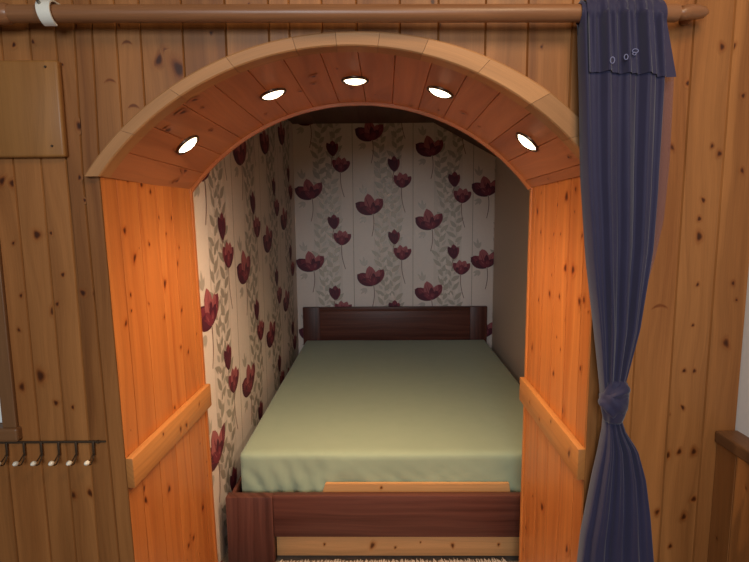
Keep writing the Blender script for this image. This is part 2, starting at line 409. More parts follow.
for k in range(41):
    a = -AM+2*AM*k/40; S, C = math.sin(a), math.cos(a)
    ring = [(BR-.009, YB-.012), (BR-.009, YB+.006), (BR+.012, YB+.006), (BR+.012, YB-.012)]
    rows.append([Vector((BC[0]+r*S, y, BC[1]+r*C)) for r, y in ring]); gr += [(r+y, a*.84, 140.) for r, y in ring]
g.grid(rows, True, gr=gr, capends=True)
struct(g, 'trim_4', M['pine_reveal'], 'curved lip at back edge of the arch', smooth=40)

# ---- closing wall behind the passage (alcove side), above and beside the arch
g = Geo()
def col(x0, x1, f0, f1): 
    g.add([(x0, YB+.002, f0), (x1, YB+.002, f1), (x1, YB+.002, 2.3), (x0, YB+.002, 2.3)], [[0, 1, 2, 3]])
xs = [-.69+(.584+.69)*k/40 for k in range(41)]
for a, b in zip(xs, xs[1:]): col(a, b, arc_z(a, BC, BR+.004), arc_z(b, BC, BR+.004))
g.add([(.584, YB+.002, 0), (1.0, YB+.002, 0), (1.0, YB+.002, 2.3), (.584, YB+.002, 2.3)], [[0, 1, 2, 3]])
struct(g, 'wall_partition', M['plaster'], 'plastered back of the arch wall, facing the bed')

# ---- alcove shell
XL, XR, YE, ZC = -.682, .985, 4.36, 2.215
def xl(y): return -.682+.038*(y-2)/2.36              # the left wall closes in slightly
SL = ((.486, 2.213), (.985, 1.942))
def clip(poly, planes):
    for (a, b, c) in planes:                      # keep a*s+b*z<=c
        out = []
        for i in range(len(poly)):
            p, q = poly[i], poly[(i+1) % len(poly)]
            dp, dq = a*p[0]+b*p[1]-c, a*q[0]+b*q[1]-c
            if dp <= 0: out.append(p)
            if dp*dq < 0:
                t = dp/(dp-dq); out.append((p[0]+(q[0]-p[0])*t, p[1]+(q[1]-p[1])*t))
        poly = out
        if len(poly) < 3: return []
    return poly
class Paper:
    MATS = ['paper', 'paper_band', 'paper_line', 'leaf', 'leaf2', 'pet_d', 'pet_m', 'pet_l', 'stem']
    def __init__(s, place, planes, su): s.g = Geo(); s.place = place; s.planes = planes; s.su = su; s.o = (0, 0); s.rnd = random.Random(3)
    def poly(s, pts, mi, layer):
        if layer > 1.5: s.cnt = (getattr(s, 'cnt', 0)+1) % 37; layer += s.cnt*.022
        pts = clip([(s.o[0]+p[0]*s.su, s.o[1]+p[1]) for p in pts], s.planes)
        if len(pts) >= 3: s.g.add([s.place(a, b, layer*.0003) for a, b in pts], [list(range(len(pts)))], mi)
    def rect(s, a, b, c, d, mi, layer): s.poly([(a, b), (c, b), (c, d), (a, d)], mi, layer)
    def petal(s, B, T, w, mi, layer, jag=.16):
        B = Vector(B); T = Vector(T); D = T-B; L = D.length; D /= L; N = Vector((-D.y, D.x)); n = 9
        def prof(t): return w*1.08*(math.sin(PI*min(1, t**1.1*.95+.05)))**.62
        left = []; right = []
        for k in range(n+1):
            t = k/n; j = s.rnd.uniform(-jag, jag)*L*.35*max(0, t-.55)
            left.append(tuple(B+D*(L*t+j)+N*prof(t))); j = s.rnd.uniform(-jag, jag)*L*.35*max(0, t-.55)
            right.append(tuple(B+D*(L*t+j)-N*prof(t)))
        # split in strips so the outline may be jagged and each piece stays convex
        for k in range(n): s.poly([right[k], right[k+1], left[k+1], left[k]], mi, layer)
    def streaks(s, B, T, w, mi, layer, n=3):
        B = Vector(B); T = Vector(T); D = (T-B); N = Vector((-D.y, D.x)).normalized()
        for k in range(n):
            f = s.rnd.uniform(-.6, .6); a = B+D*s.rnd.uniform(.35, .5)+N*w*f*.7; b = B+D*s.rnd.uniform(.8, .97)+N*w*f
            q = N*w*.09
            s.poly([tuple(a-q), tuple(b), tuple(a+q)], mi, layer)
    def stem(s, pts, w, layer):
        for p, q in zip(pts, pts[1:]): s.poly([(p[0]-w, p[1]), (p[0]+w, p[1]), (q[0]+w, q[1]), (q[0]-w, q[1])], 8, layer)
    def leaf(s, x, z, ang, L, w, mi, layer=2):
        c, d = math.cos(ang), math.sin(ang)
        pr = [(0, 0), (.2, .7), (.45, 1.), (.75, .6), (1., 0), (.75, -.6), (.45, -1), (.2, -.7)]
        s.poly([(x+c*L*a-d*w*b, z+d*L*a+c*w*b) for a, b in pr], mi, layer)
    def curve(s, x0, z0, x1, z1, bow, n=7): return [(x0+(x1-x0)*t+bow*math.sin(PI*t), z0+(z1-z0)*t) for t in [k/n for k in range(n+1)]]
    def big(s, x, z, k=1.):
        s.o = (x, z); R = s.rnd
        for a, L in ((2.2, .075), (1.7, .085), (1.2, .06)): s.leaf(-.05, .085, a, L, .012, 4)
        for a, L in ((-2.4, .07), (-2.9, .06), (-1.9, .05)): s.leaf(-.035, -.10, a, L, .012, 4)
        s.stem(s.curve(.021, -.06, .012, -.255, .012), .0028, 4)
        B = (.021, -.068)
        for T, w, mi, ly in (((-.116, .014), .046, 5, 5), ((.104, .054), .036, 6, 5), ((-.088, .022), .030, 6, 6), ((.070, .050), .022, 7, 6), ((-.020, .086), .040, 7, 7), ((.022, .030), .018, 5, 8),
                             ((-.075, -.022), .028, 5, 9), ((-.038, -.012), .020, 6, 10), ((.078, .002), .024, 5, 9), ((.035, -.01), .02, 6, 10)):
            T = (T[0]+R.uniform(-.006, .006), T[1]+R.uniform(-.006, .006))
            s.petal(B, T, w, mi, ly); s.streaks(B, T, w, {5: 6, 6: 7, 7: 6}[mi], ly+.5)
    def bud(s, x, z):
        s.o = (x, z); B = (.008, -.058)
        s.stem(s.curve(.008, -.05, -.005, -.14, -.008), .0024, 4)
        for T, w, mi, ly in (((-.042, .045), .022, 5, 5), ((.042, .042), .02, 6, 5), ((.004, .064), .028, 6, 6), ((-.018, .038), .02, 5, 7), ((.022, .035), .018, 5, 8)):
            s.petal(B, T, w, mi, ly); s.streaks(B, T, w, 7 if mi == 6 else 6, ly+.5, 2)
    def bloom(s, x, z):
        s.o = (x, z); B = (-.006, -.058)
        s.stem(s.curve(-.006, -.05, .022, -.26, -.012), .0026, 4)
        for T, w, mi, ly in (((-.068, .04), .026, 6, 5), ((.070, .030), .026, 6, 5), ((-.022, .062), .028, 7, 6), ((.030, .055), .028, 7, 6), ((-.045, .0), .02, 5, 7), ((.048, .0), .022, 5, 7), ((0, .02), .022, 6, 8)):
            s.petal(B, T, w, mi, ly); s.streaks(B, T, w, {5: 6, 6: 7, 7: 6}[mi], ly+.5)
    def strip(s, u0, z0, per, W=.488, xbig=.139):
        su = s.su; s.o = (u0, 0)
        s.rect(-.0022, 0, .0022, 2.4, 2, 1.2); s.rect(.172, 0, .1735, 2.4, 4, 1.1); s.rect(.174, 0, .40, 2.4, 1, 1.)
        R = random.Random(11)
        for cx, ph in ((.235, 0.), (.335, 2.0)):      # scrolling vines of pale leaves
            z = .02; i = 0
            while z < 2.35:
                x = cx+.020*math.sin(z*9+ph); sg = 1 if i % 2 else -1; an = PI/2-sg*R.uniform(.45, 1.05); L = R.uniform(.070, .098); w = R.uniform(.016, .022)
                s.leaf(x, z, an, L, w, 3, 2+.1*(i % 5)); s.leaf(x-.02*sg, z+.012, PI/2+sg*R.uniform(.2, .9), L*.62, w*.62, 0 if i % 3 else 4, 3+.1*(i % 5))
                s.poly([(x-.0015, z), (x+.0015, z), (cx+.022*math.sin((z+.034)*9+ph)+.0015, z+.034), (cx+.022*math.sin((z+.034)*9+ph)-.0015, z+.034)], 3, 1.8)
                z += .040; i += 1
        for k in range(-1, 5):
            z = z0+per*(k-2)
            s.big(u0+xbig*su, z); s.bud(u0+.331*su, z+.325*per/.587); s.bloom(u0+.402*su, z+.197*per/.587)
    def base(s, a, b, zt): s.o = (0, 0); s.poly([(a/s.su, 0), (b/s.su, 0), (b/s.su, zt), (a/s.su, zt)], 0, 0)
    def build(s, name, label): struct(s.g, name, [M[k] for k in s.MATS], label, recalc=False)
sx, sz = SL[1][0]-SL[0][0], SL[1][1]-SL[0][1]
pb = Paper(lambda a, b, d: (a, YE-d, b), [(-1, 0, -xl(YE)), (1, 0, XR), (0, 1, ZC), (0, -1, 0), (-sz, sx, -sz*SL[0][0]+sx*SL[0][1])], 1.)
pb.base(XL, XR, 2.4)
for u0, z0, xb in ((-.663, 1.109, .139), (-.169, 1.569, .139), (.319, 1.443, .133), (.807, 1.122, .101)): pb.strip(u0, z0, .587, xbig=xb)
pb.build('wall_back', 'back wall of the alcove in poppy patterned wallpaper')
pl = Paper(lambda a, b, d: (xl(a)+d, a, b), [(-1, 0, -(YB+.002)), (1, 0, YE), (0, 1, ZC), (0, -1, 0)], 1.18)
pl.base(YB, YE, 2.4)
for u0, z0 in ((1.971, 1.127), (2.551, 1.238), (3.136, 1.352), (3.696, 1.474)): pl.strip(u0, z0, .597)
pl.build('wall_left', 'left wall of the alcove in poppy patterned wallpaper')
g = Geo(); g.add([(XR, YB, 0), (XR, YE, 0), (XR, YE, 2.3), (XR, YB, 2.3)], [[0, 1, 2, 3]])
struct(g, 'wall_right', M['plaster'], 'plain right wall of the alcove')
g = Geo(); bw = .115
x = XL
while x < SL[0][0]:
    x1 = min(x+bw, SL[0][0]); g.add([(x+.002, YB, ZC), (x1-.002, YB, ZC), (x1-.002, YE, ZC), (x+.002, YE, ZC), (x-.002, YB, ZC+.004), (x1+.002, YB, ZC+.004), (x1+.002, YE, ZC+.004), (x-.002, YE, ZC+.004)],
                                    [[0, 1, 2, 3], [0, 3, 7, 4], [1, 5, 6, 2]], 0, 'y', x*9); x = x1
n = 5
for k in range(n):
    p = [(SL[0][0]+sx*(k+q)/n, SL[0][1]+sz*(k+q)/n) for q in (.01, .99)]
    g.add([(p[0][0], YB, p[0][1]), (p[1][0], YB, p[1][1]), (p[1][0], YE, p[1][1]), (p[0][0], YE, p[0][1])], [[0, 1, 2, 3]], 0, 'y', 60+k*1.7)
g.add([(SL[0][0], YB, SL[0][1]+.004), (SL[1][0]+.05, YB, SL[1][1]-.05*.543+.004), (SL[1][0]+.05, YE, SL[1][1]-.05*.543+.004), (SL[0][0], YE, SL[0][1]+.004)], [[0, 1, 2, 3]], 0, 'y', 77)
struct(g, 'ceiling_alcove', M['ceiling'], 'dark board ceiling of the alcove, sloping on the right')
g = Geo(); g.add([(-2.6, -3.2, 0), (2.6, -3.2, 0), (2.6, 4.4, 0), (-2.6, 4.4, 0)], [[0, 1, 2, 3]])
struct(g, 'floor', M['floor'], 'beige carpet floor')

# ---- left window in the pine wall: casing, sill, white frame, pane
g = Geo()
g.box((-1.038, YF-.012, .93), (-.999, YF+.0, 1.70), .003, 'z', 4.); g.box((-1.56, YF-.012, 1.62), (-1.048, YF, 1.70), .003, 'x', 5.)
struct(g, 'trim_5', M['pine_shelf'], 'dark pine casing of the left window')
g = Geo(); g.box((-1.60, YF-.022, .893), (-.992, YF+.05, .932), .006, 'x', 8.)
struct(g, 'trim_6', M['pine_shelf'], 'dark pine sill under the left window')
g = Geo()
for lo, hi in (((-1.50, YF+.02, .932), (-1.05, YF+.06, .985)), ((-1.50, YF+.02, 1.57), (-1.05, YF+.06, 1.62)), ((-1.098, YF+.012, .985), (-1.040, YF+.06, 1.57)), ((-1.50, YF+.02, .985), (-1.45, YF+.06, 1.57))):
    g.box(lo, hi, .004)
w = struct(g, 'window_1', M['white_wall'], 'white framed window at the left edge')
g = Geo(); g.box((-1.45, YF+.036, .985), (-1.098, YF+.042, 1.57), 0.)
t = NT('window pane'); M['pane'] = t.done(t.bsdf((.75, .80, .85), .1, .5, Transmission_Weight=.6))
g.build('pane', M['pane'], w)

# ---- right: pine boxed dado with a sill, white plaster wall above it
g = Geo(); y = YF
for k in range(8):
    y1 = YF-.083-.105*k if k else YF-.083
    vs = [(.960, y-.002, 0), (.960, y1+.002, 0), (.960, y1+.002, .875), (.960, y-.002, .875), (.964, y, 0), (.964, y1, 0), (.964, y1, .875), (.964, y, .875)]
    g.add(vs, [[0, 1, 2, 3], [0, 3, 7, 4], [1, 5, 6, 2]], 0, 'z', 200+k*3.3)
    for q in range(3):
        yy, z = random.uniform(y1+.012, y-.012), random.uniform(.2, .85)
        knot_disc(g, (.960, yy, z), (0, 1, 0), (0, 0, 1), (-1, 0, 0), random.choice([.003, .006]), 200+k*3.3, .96+yy, z, .96+y1+.003, .96+y-.003)
    y = y1
struct(g, 'wall_dado_right', M['pine'], 'pine boarded dado on the right side wall')
g = Geo(); g.box((.952, .55, .868), (1.03, YF-.001, .902), .005, 'y', 15.)
struct(g, 'trim_7', M['pine_shelf'], 'dark pine sill on top of the right dado')
g = Geo(); g.add([(1.012, .55, .88), (1.012, YF+.004, .88), (1.012, YF+.004, 2.6), (1.012, .55, 2.6)], [[0, 1, 2, 3]])
struct(g, 'wall_side_right', M['white_wall'], 'white plastered side wall at the right edge')
# ================================================================== THINGS
# ---- curtain pole and its fittings
PY, PR = 1.36, .0205
def pz(x): return 2.001-.0105*(x+.8)/1.45          # the pole sags a little to the right
p = thing('curtain_pole', (0, PY, 2.0), 'long round wooden curtain pole running across above the arch', 'curtain pole')
g = Geo(); g.tube([(x, PY, pz(x)) for x in [-.985+k*(1.725/24) for k in range(25)]], PR, 24, seed=3.)
o = g.build('rod', M['pole'], None, smooth=40); o.parent = p; o.matrix_parent_inverse = Matrix.Translation((0, -PY, -2.0))
def under(o, par):                                  # parent while keeping the world place of the mesh
    o.parent = par; m = Matrix.Translation(par.location) @ Matrix.Rotation(par.rotation_euler.z, 4, 'Z'); q = par.parent
    while q: m = Matrix.Translation(q.location) @ Matrix.Rotation(q.rotation_euler.z, 4, 'Z') @ m; q = q.parent
    o.matrix_parent_inverse = m.inverted(); return o
g = Geo(); g.tube([(-1.06, PY, pz(-1.06)), (-.885, PY, pz(-.885)), (-.876, PY, pz(-.876))], [.0245, .0245, .0215], 24, seed=9.)
under(g.build('sleeve', M['pole'], None, smooth=40), p)
g = Geo(); z = pz(.76)
g.tube([(.738, PY, z), (.748, PY, z), (.751, PY, z), (.768, PY+.004, z+.004), (.790, PY+.010, z+.006), (.812, PY+.016, z+.007), (.826, PY+.020, z+.008)], [.012, .0125, .017, .0175, .0175, .014, .005], 20, seed=11.)
under(g.build('finial', M['pole'], None, smooth=50), p)
g = Geo(); g.tube([(.79, PY+.004, z+.003), (.79, YF-.001, z+.003)], [.011, .013], 16, seed=12.)
under(g.build('bracket', M['pole'], None, smooth=50), p)

# white clip round the pole
c = thing('pole_clip', (-.79, YF, 2.0), 'white plastic clip screwed round the left end of the curtain pole', 'clip')
g = Geo(); rows = []; gr = []
cz = pz(-.785)
path = [(YF-.001, cz+.0265), (PY+.012, cz+.0265)]+[(PY-.0265*math.sin(a), cz+.0265*math.cos(a)) for a in [-.3+k*(PI+.15)/16 for k in range(17)]]
for i, (y, zz) in enumerate(path):
    a = path[max(0, i-1)]; b = path[min(len(path)-1, i+1)]; ty, tz = b[0]-a[0], b[1]-a[1]; L = math.hypot(ty, tz); ny, nz = -tz/L, ty/L
    if (y-PY)*ny+(zz-cz)*nz < 0: ny, nz = -ny, -nz
    sk = -.004*(zz-cz)/.0265                         # the band runs slightly askew
    rows.append([(-.797+sk, y, zz), (-.797+sk, y+ny*.004, zz+nz*.004), (-.765+sk*.5, y+ny*.004, zz+nz*.004), (-.765+sk*.5, y, zz)])
g.grid(rows, True, capends=True)
under(g.build('band', M['white_plastic'], None, smooth=35), c)
g = Geo(); g.tube([(-.790, PY-.021, cz+.013), (-.790, PY-.0325, cz+.0185)], [.0048, .0036], 12)
under(g.build('screw', M['screw'], None, smooth=30), c)

# ---- wooden board at top left
b = thing('wooden_board', (-.90, YF, 1.79), 'square pine board fixed flat on the wall below the left end of the pole', 'board')
g = Geo(); xs_ = [-1.02, -.955, -.885, -.84, -.806]
rows = []
g.box((-1.03, YF-.022, 1.665), (-.796, YF-.001, 1.906), .007, 'z', 23.4, seg=3)
under(g.build('panel', M['pine_panel'], None, smooth=40), b)
for zz in (1.888, 1.693):
    g = Geo(); g.tube([(-.826, YF-.0215, zz), (-.826, YF-.0245, zz)], [.0035, .0028], 10); under(g.build('screw', M['iron'], None), b)

# ---- rail of hooks
h = thing('hook_rail', (-.90, YF, .885), 'thin dark metal rail of hooks with white tips screwed to the wall at lower left', 'hook rail')
g = Geo(); g.box((-1.22, YF-.006, .8815), (-.772, YF-.001, .8885), .0015)
g.box((-.773, YF-.005, .8825), (-.758, YF-.001, .8875), .001)
under(g.build('rail', M['iron'], None), h)
g = Geo(); g.tube([(-.779, YF-.004, .885), (-.779, YF-.009, .885)], [.0055, .004], 12); under(g.build('screw', M['iron'], None), h)
for k in range(9):
    x = -.792-.0487*k
    g = Geo(); g.box((x-.0032, YF-.009, .846), (x+.0032, YF-.006, .887), .001)
    g.tube([(x, YF-.007, .856), (x, YF-.016, .849), (x, YF-.030, .842), (x, YF-.040, .843)], .0018, 8)
    g.tube([(x, YF-.007, .850), (x, YF-.014, .836), (x, YF-.024, .829), (x, YF-.034, .831), (x, YF-.038, .838)], .0018, 8)
    hk = under(g.build('hook', M['iron'], None, smooth=40), h)
    g = Geo(); rr = [.0015, .0045, .0066, .0068, .0050, .0015]
    g.tube([(x, YF-.034-.0045*i, .841+.0006*i) for i in range(6)], rr, 12)
    tp = g.build('tip', M['ceramic'], None, smooth=60); tp.parent = hk

# ---- battens on the passage sides
def batten(J, z0, z1, side, label):
    (xa, ya), (xb, yb) = J; U = Vector((xb-xa, yb-ya, 0)).normalized(); N = Vector((U.y, -U.x, 0))*(1 if side < 0 else -1)
    L = math.hypot(xb-xa, yb-ya)
    m = Matrix(((U.x, N.x, 0, xa), (U.y, N.y, 0, ya), (0, 0, 1, 0), (0, 0, 0, 1)))
    g = Geo(); g.box((-.004, .0005, z0), (L-.004, .0225, z1), .003, 'x', 300+side, xf=m, seg=2); TI = .026/.58
    # bark side knots
    for u, zz, r in ((.30, (z0+z1)/2-.012, .007), (.345, (z0+z1)/2-.018, .008), (.18, z1-.015, .004), (.46, (z0+z1)/2+.01, .004)) if side < 0 else ((.06, (z0+z1)/2, .008), (.33, z0+.03, .005), (.22, z1-.02, .004), (.44, (z0+z1)/2, .004)):
        p = Vector((xa, ya, zz))+U*u+N*.0225
        knot_disc(g, p, U, (0, 0, 1), N, r, 300+side, .0225+zz, u, 0, 9)
    g.v = [(x+(lean(z) if side < 0 else 0.), y, z+(y-ya)*TI) for x, y, z in g.v]
    o = g.build('wall_batten', M['pine_batten'], None, smooth=40)
    return tag(o, label, 'batten')
batten(JL, .746, .834, -1, 'pale pine batten fixed across the left side of the passage')
batten(JR, .758, .850, 1, 'pale pine batten fixed across the right side of the passage')

# ---- five spotlights in the arched ceiling
spots = [(-40.4, .48, 'lowest spotlight on the left of the arch, above the left wood panelling'), (-18.2, .49, 'second recessed spotlight from the left, between lowest left and top one'),
         (.2, .50, 'recessed spotlight at the very top of the arch'), (19.1, .45, 'recessed spotlight just right of the topmost one'), (41., .42, 'lowest spotlight on the right of the arch, near the blue curtain')]
for i, (deg, t, lab) in enumerate(spots):
    a = math.radians(deg)
    P = soff(a, t); N = Vector((-math.sin(a), 0, -math.cos(a))); T = Vector((math.cos(a), 0, -math.sin(a)))
    s = thing('recessed_spotlight', tuple(P), lab, 'spotlight', 'spotlights in the arched ceiling')
    m = Matrix(((T.x, 0, N.x, P.x), (T.y, 1, N.y, P.y), (T.z, 0, N.z, P.z), (0, 0, 0, 1)))
    g = Geo(); rows = []
    for r, d in ((.043, -.002), (.043, .004), (.041, .0065), (.037, .006), (.0345, .003), (.033, -.003)):
        rows.append([m @ Vector((r*math.cos(2*PI*k/32), r*math.sin(2*PI*k/32), d)) for k in range(32)])
    g.grid(rows, True); under(g.build('bezel', M['bezel'], None, smooth=50), s)
    g = Geo(); rows = []
    for r, d in ((.0345, .002), (.030, .007), (.020, .011), (.009, .013), (.001, .0135)):
        rows.append([m @ Vector((r*math.cos(2*PI*k/24), r*math.sin(2*PI*k/24), d)) for k in range(24)])
    g.grid(rows, True, capends=True); under(g.build('lamp', M['bulb'], None, smooth=True), s)
    L = bpy.data.lights.new('halogen', 'SPOT'); L.energy = SPOT_W; L.color = (1., .74, .47); L.spot_size = math.radians(SPOT_A); L.spot_blend = 1.; L.shadow_soft_size = .022
    lo = bpy.data.objects.new('halogen', L); sc.collection.objects.link(lo)
    lo.location = P+N*.022; lo.rotation_euler = (-N).to_track_quat('Z', 'Y').to_euler(); under(lo, s)

# ---- bed
bed = thing('bed_frame', (.13, 2.10, 0), 'dark walnut coloured double bed frame standing in the alcove', 'bed', rz=math.radians(-.9))
def bpart(name, boxes, mat, axis='z', bev=.003, parent=None, knots=()):
    g = Geo()
    for i, (lo, hi, *ax) in enumerate(boxes): g.box(lo, hi, bev, ax[0] if ax else axis, hash(name) % 50*0+len(name)*3.1+i*1.7+lo[0])
    return g.build(name, M[mat], parent or bed, smooth=40)
W = .76
bpart('foot_post', [((-W-.012, 0, 0), (-W+.188, .045, .318))], 'bed'); bpart('foot_post', [((W-.188, 0, 0), (W, .045, .318))], 'bed')
bpart('footboard', [((-W+.189, .006, .134), (W-.189, .040, .322))], 'bed', 'x')
bpart('side_rail', [((-W-.008, .046, .10), (-W+.008, 2.19, .300))], 'bed', 'y'); bpart('side_rail', [((W-.016, .046, .10), (W, 2.19, .300))], 'bed', 'y')
g = Geo(); g.box((-W+.19, .045, .020), (W-.19, .065, .134), .003, 'x', 44.)
for x, zz, r in ((-.36, .075, .005), (-.15, .07, .010), (-.05, .06, .005), (.06, .085, .004), (.2, .07, .008), (.40, .075, .007)):
    knot_disc(g, (x, .045, zz), (1, 0, 0), (0, 0, 1), (0, -1, 0), r, 44., .045+zz, x, -9, 9)
bp = g.build('lower_board', M['plank'], bed, smooth=40); bp['label'] = 'pale pine lower board'
bpart('head_post', [((-W, 2.195, 0), (-W+.14, 2.235, .735))], 'bed'); bpart('head_post', [((W-.14, 2.195, 0), (W, 2.235, .735))], 'bed')
bpart('headboard', [((-W+.14, 2.197, .38), (W-.14, 2.228, .728)), ((-W+.141, 2.195, .700), (W-.141, 2.232, .735))], 'bed', 'x')
bpart('bed_base', [((-W+.031, .07, .19), (W-.031, 2.185, .238))], 'plank', 'x')

# loose pale plank standing behind the footboard
g = Geo(); m = Matrix.Translation((.172, 2.168, .2385)) @ Matrix.Rotation(math.radians(-.9), 4, 'Z')
vs = [(-.430, -.009, 0), (.420, -.009, 0), (.402, -.009, .110), (-.392, -.009, .110), (-.430, .009, 0), (.420, .009, 0), (.402, .009, .110), (-.392, .009, .110)]
bm = bmesh.new(); bv = [bm.verts.new(v) for v in vs]
for f in ((0, 1, 2, 3), (4, 7, 6, 5), (0, 4, 5, 1), (1, 5, 6, 2), (2, 6, 7, 3), (3, 7, 4, 0)): bm.faces.new([bv[i] for i in f])
bmesh.ops.bevel(bm, geom=bm.edges[:], offset=.002, segments=2, affect='EDGES'); g.bm(bm, 'x', 21.)
knot_disc(g, (-.150, -.009, .092), (1, 0, 0), (0, 0, 1), (0, -1, 0), .006, 21., -.009+.092, -.150, -9, 9)
g.v = [tuple(m @ Vector(v)) for v in g.v]
o = g.build('loose_plank', M['plank'], None, smooth=40); tag(o, 'pale pine plank wedged upright between mattress and dark footboard', 'plank')

# mattress under a fitted sheet: rounded block with soft wrinkles
def mattress():
    hx, y0, y1, z0, z1 = .736, 2.188, 4.262, .2395, .472
    bm = bmesh.new(); bmesh.ops.create_cube(bm, size=1.)
    for v in bm.verts: v.co = Vector((v.co.x*2*hx, y0+(v.co.y+.5)*(y1-y0), z0+(v.co.z+.5)*(z1-z0)))
    bmesh.ops.subdivide_edges(bm, edges=[e for e in bm.edges if abs(e.verts[0].co.x-e.verts[1].co.x) > .1], cuts=70, use_grid_fill=True)
    bmesh.ops.subdivide_edges(bm, edges=[e for e in bm.edges if abs(e.verts[0].co.y-e.verts[1].co.y) > .1], cuts=70, use_grid_fill=True)
    bmesh.ops.subdivide_edges(bm, edges=[e for e in bm.edges if abs(e.verts[0].co.z-e.verts[1].co.z) > .1], cuts=14, use_grid_fill=True)
    r = .022
    for v in bm.verts:
        p = v.co; zc = z1-r
        c = Vector((max(-hx+r, min(hx-r, p.x)), max(y0+r, min(y1-r, p.y)), max(z0+.012, min(zc, p.z))))
        d = p-c; L = d.length
        if L > 1e-6:
            ax = max(abs(d.x)/r, abs(d.y)/r, abs(d.z)/(r if d.z > 0 else .012))
            n = d.normalized()
            if d.z >= 0: p = c+n*r*min(1, ax)
            v.co = p
        # wrinkles
        q = v.co; w = 0.
        front = max(0., 1-(q.y-y0)/.06)
        down = max(0., min(1., (z1-q.z)/.22))
        if front > 0:
            w += front*(.009*noise.noise(Vector((q.x*9, q.z*5, 1.)))*(.3+down)+.010*noise.noise(Vector((q.x*22+q.z*26, q.z*9, 3.)))*down+.006*noise.noise(Vector((q.x*55-q.z*60, q.z*14, 8.)))*down)
            gx = q.x+.50                                 # gathers near the left corner
            w += front*down*.016*math.exp(-(gx/.16)**2)*math.sin(q.x*85+q.z*30)
            w += front*down*.012*math.exp(-((q.x+.30+(.40-q.z)*.9)/.05)**2)
        top = .004*noise.noise(Vector((q.x*2.2, q.y*1.6, 0)))+.0012*noise.noise(Vector((q.x*8, q.y*8, 5)))
        v.co.y -= w
        if q.z > z0+.03: v.co.z += top*min(1., (q.z-z0-.03)/.1)
        if down > .8: v.co.y += front*.014*(down-.8)/.2
        side = max(0., 1-(hx-abs(q.x))/.05)
        v.co.x -= math.copysign(side*(.004*noise.noise(Vector((q.y*11, q.z*6, 7)))*down+.004*max(0, down-.8)/.2), q.x)
    g = Geo(); g.bm(bm)
    R = Matrix.Translation((.134, 2.2, 0)) @ Matrix.Rotation(math.radians(-.9), 4, 'Z') @ Matrix.Translation((0, -2.2, 0))
    g.v = [tuple(R @ Vector(v)) for v in g.v]
    return tag(g.build('mattress', M['sheet'], None, smooth=True), 'thick mattress in a fitted sage green sheet lying on the dark bed frame', 'mattress')
mattress()

# rug under the foot of the bed
r = thing('rug', (.12, 1.95, 0), 'pale woven rug with a fringe on the floor under the foot of the bed', 'rug')
g = Geo(); g.box((-.42, 1.50, .001), (.56, 2.075, .010), .003); under(g.build('weave', M['rug'], None), r)
g = Geo(); R_ = random.Random(5)
for k in range(230):
    x = -.42+.98*k/229; l = R_.uniform(.05, .062); dx = R_.uniform(-.008, .008); hgt = R_.uniform(.006, .02)
    g.tube([(x, 2.072, .008), (x+dx*.4, 2.072+l*.5, .008+hgt), (x+dx, 2.072+l, .006+hgt*.6)], [.0022, .0026, .0012], 5)
o = under(g.build('fringe', M['fringe'], None, smooth=60), r); o['kind'] = 'stuff'

# ---- blue curtain, hung double over the pole and knotted
cu = thing('curtain', (.64, PY, 0), 'blue voile curtain hung over the right end of the pole and knotted halfway', 'curtain')
def lerp(tab, z):
    if z >= tab[0][0]: return tab[0][1]
    for (a, p), (b, q) in zip(tab, tab[1:]):
        if b <= z <= a:
            t = (a-z)/(a-b)
            return p+(q-p)*t
    return tab[-1][1]
LT = [(2.02, .500), (1.95, .503), (1.59, .524), (1.39, .547), (1.157, .584), (1.05, .600), (.99, .606)]
RT = [(2.02, .690), (1.95, .698), (1.84, .712), (1.566, .714), (1.416, .710), (1.21, .688), (1.08, .662), (1.03, .650), (.99, .650)]
FOLDS = [(-.82, .7), (-.55, 1.0), (-.22, .9), (.08, 1.1), (.36, .9), (.62, 1.0), (.86, .7)]
def fold(t, z, seed=0.):
    w = .55*math.sin(t*13+.8*math.sin(z*2.6+seed)+seed)+(.30+.25*max(0., min(1., (z-1.75)/.2)))*math.sin(t*27+1.1*math.sin(z*2.3+1)+seed*2)+.45*noise.noise(Vector((t*5, z*2.5, seed+4)))
    return w
def body(z_hi, z_lo, n, LTab, RTab, dtab, seed, amp, top_close):
    g = Geo(); rows = []; NT_ = 96
    zs = [z_hi+(z_lo-z_hi)*k/n for k in range(n+1)]
    for z in zs:
        L, R = lerp(LTab, z), lerp(RTab, z); c, w = (L+R)/2, (R-L)/2; d = lerp(dtab, z); row = []
        zt = pz(c)
        for k in range(NT_):
            th = 2*PI*k/NT_; t = math.cos(th); sgn = math.sin(th)
            a = amp*min(1., w/.06)*(1 if z < zt-.01 else .3)
            dd = d
            if top_close and z > zt-.002:
                dd = max(.0015, math.sqrt(max(0., (PR+.007)**2-(z-zt)**2)))
            y = PY-math.copysign(abs(sgn)**.55, sgn)*dd
            f = fold(t, z, seed+(2.2 if sgn < 0 else 0))
            if sgn > 0: y -= a*f*abs(sgn)**.5
            else: y = min(PY+.044, y+a*.4*f*abs(sgn)**.5)
            if top_close and abs(z-zt) < PR+.004:
                m = math.sqrt((PR+.005)**2-(z-zt)**2) if abs(z-zt) < PR+.005 else 0.
                y = min(y, PY-m) if sgn > 0 else max(y, PY+m)
            x = c+t*w*(1+.02*noise.noise(Vector((z*6, seed, t)))*abs(t))
            zz = z+(.004*math.sin(t*40+seed) if top_close and z > zt+.022 else 0)
            row.append((x, y, zz))
        rows.append(row)
    g.grid(rows, True, capends=top_close)
    if top_close:      # open sides where the pole passes through
        keep = [q for q, f in enumerate(g.f) if not (len(f) == 4 and f[0] % NT_ in (0, NT_//2) and abs(g.v[f[0]][2]-pz(g.v[f[0]][0])) < PR+.018)]
        g.f = [g.f[q] for q in keep]; g.m = [g.m[q] for q in keep]
    return g
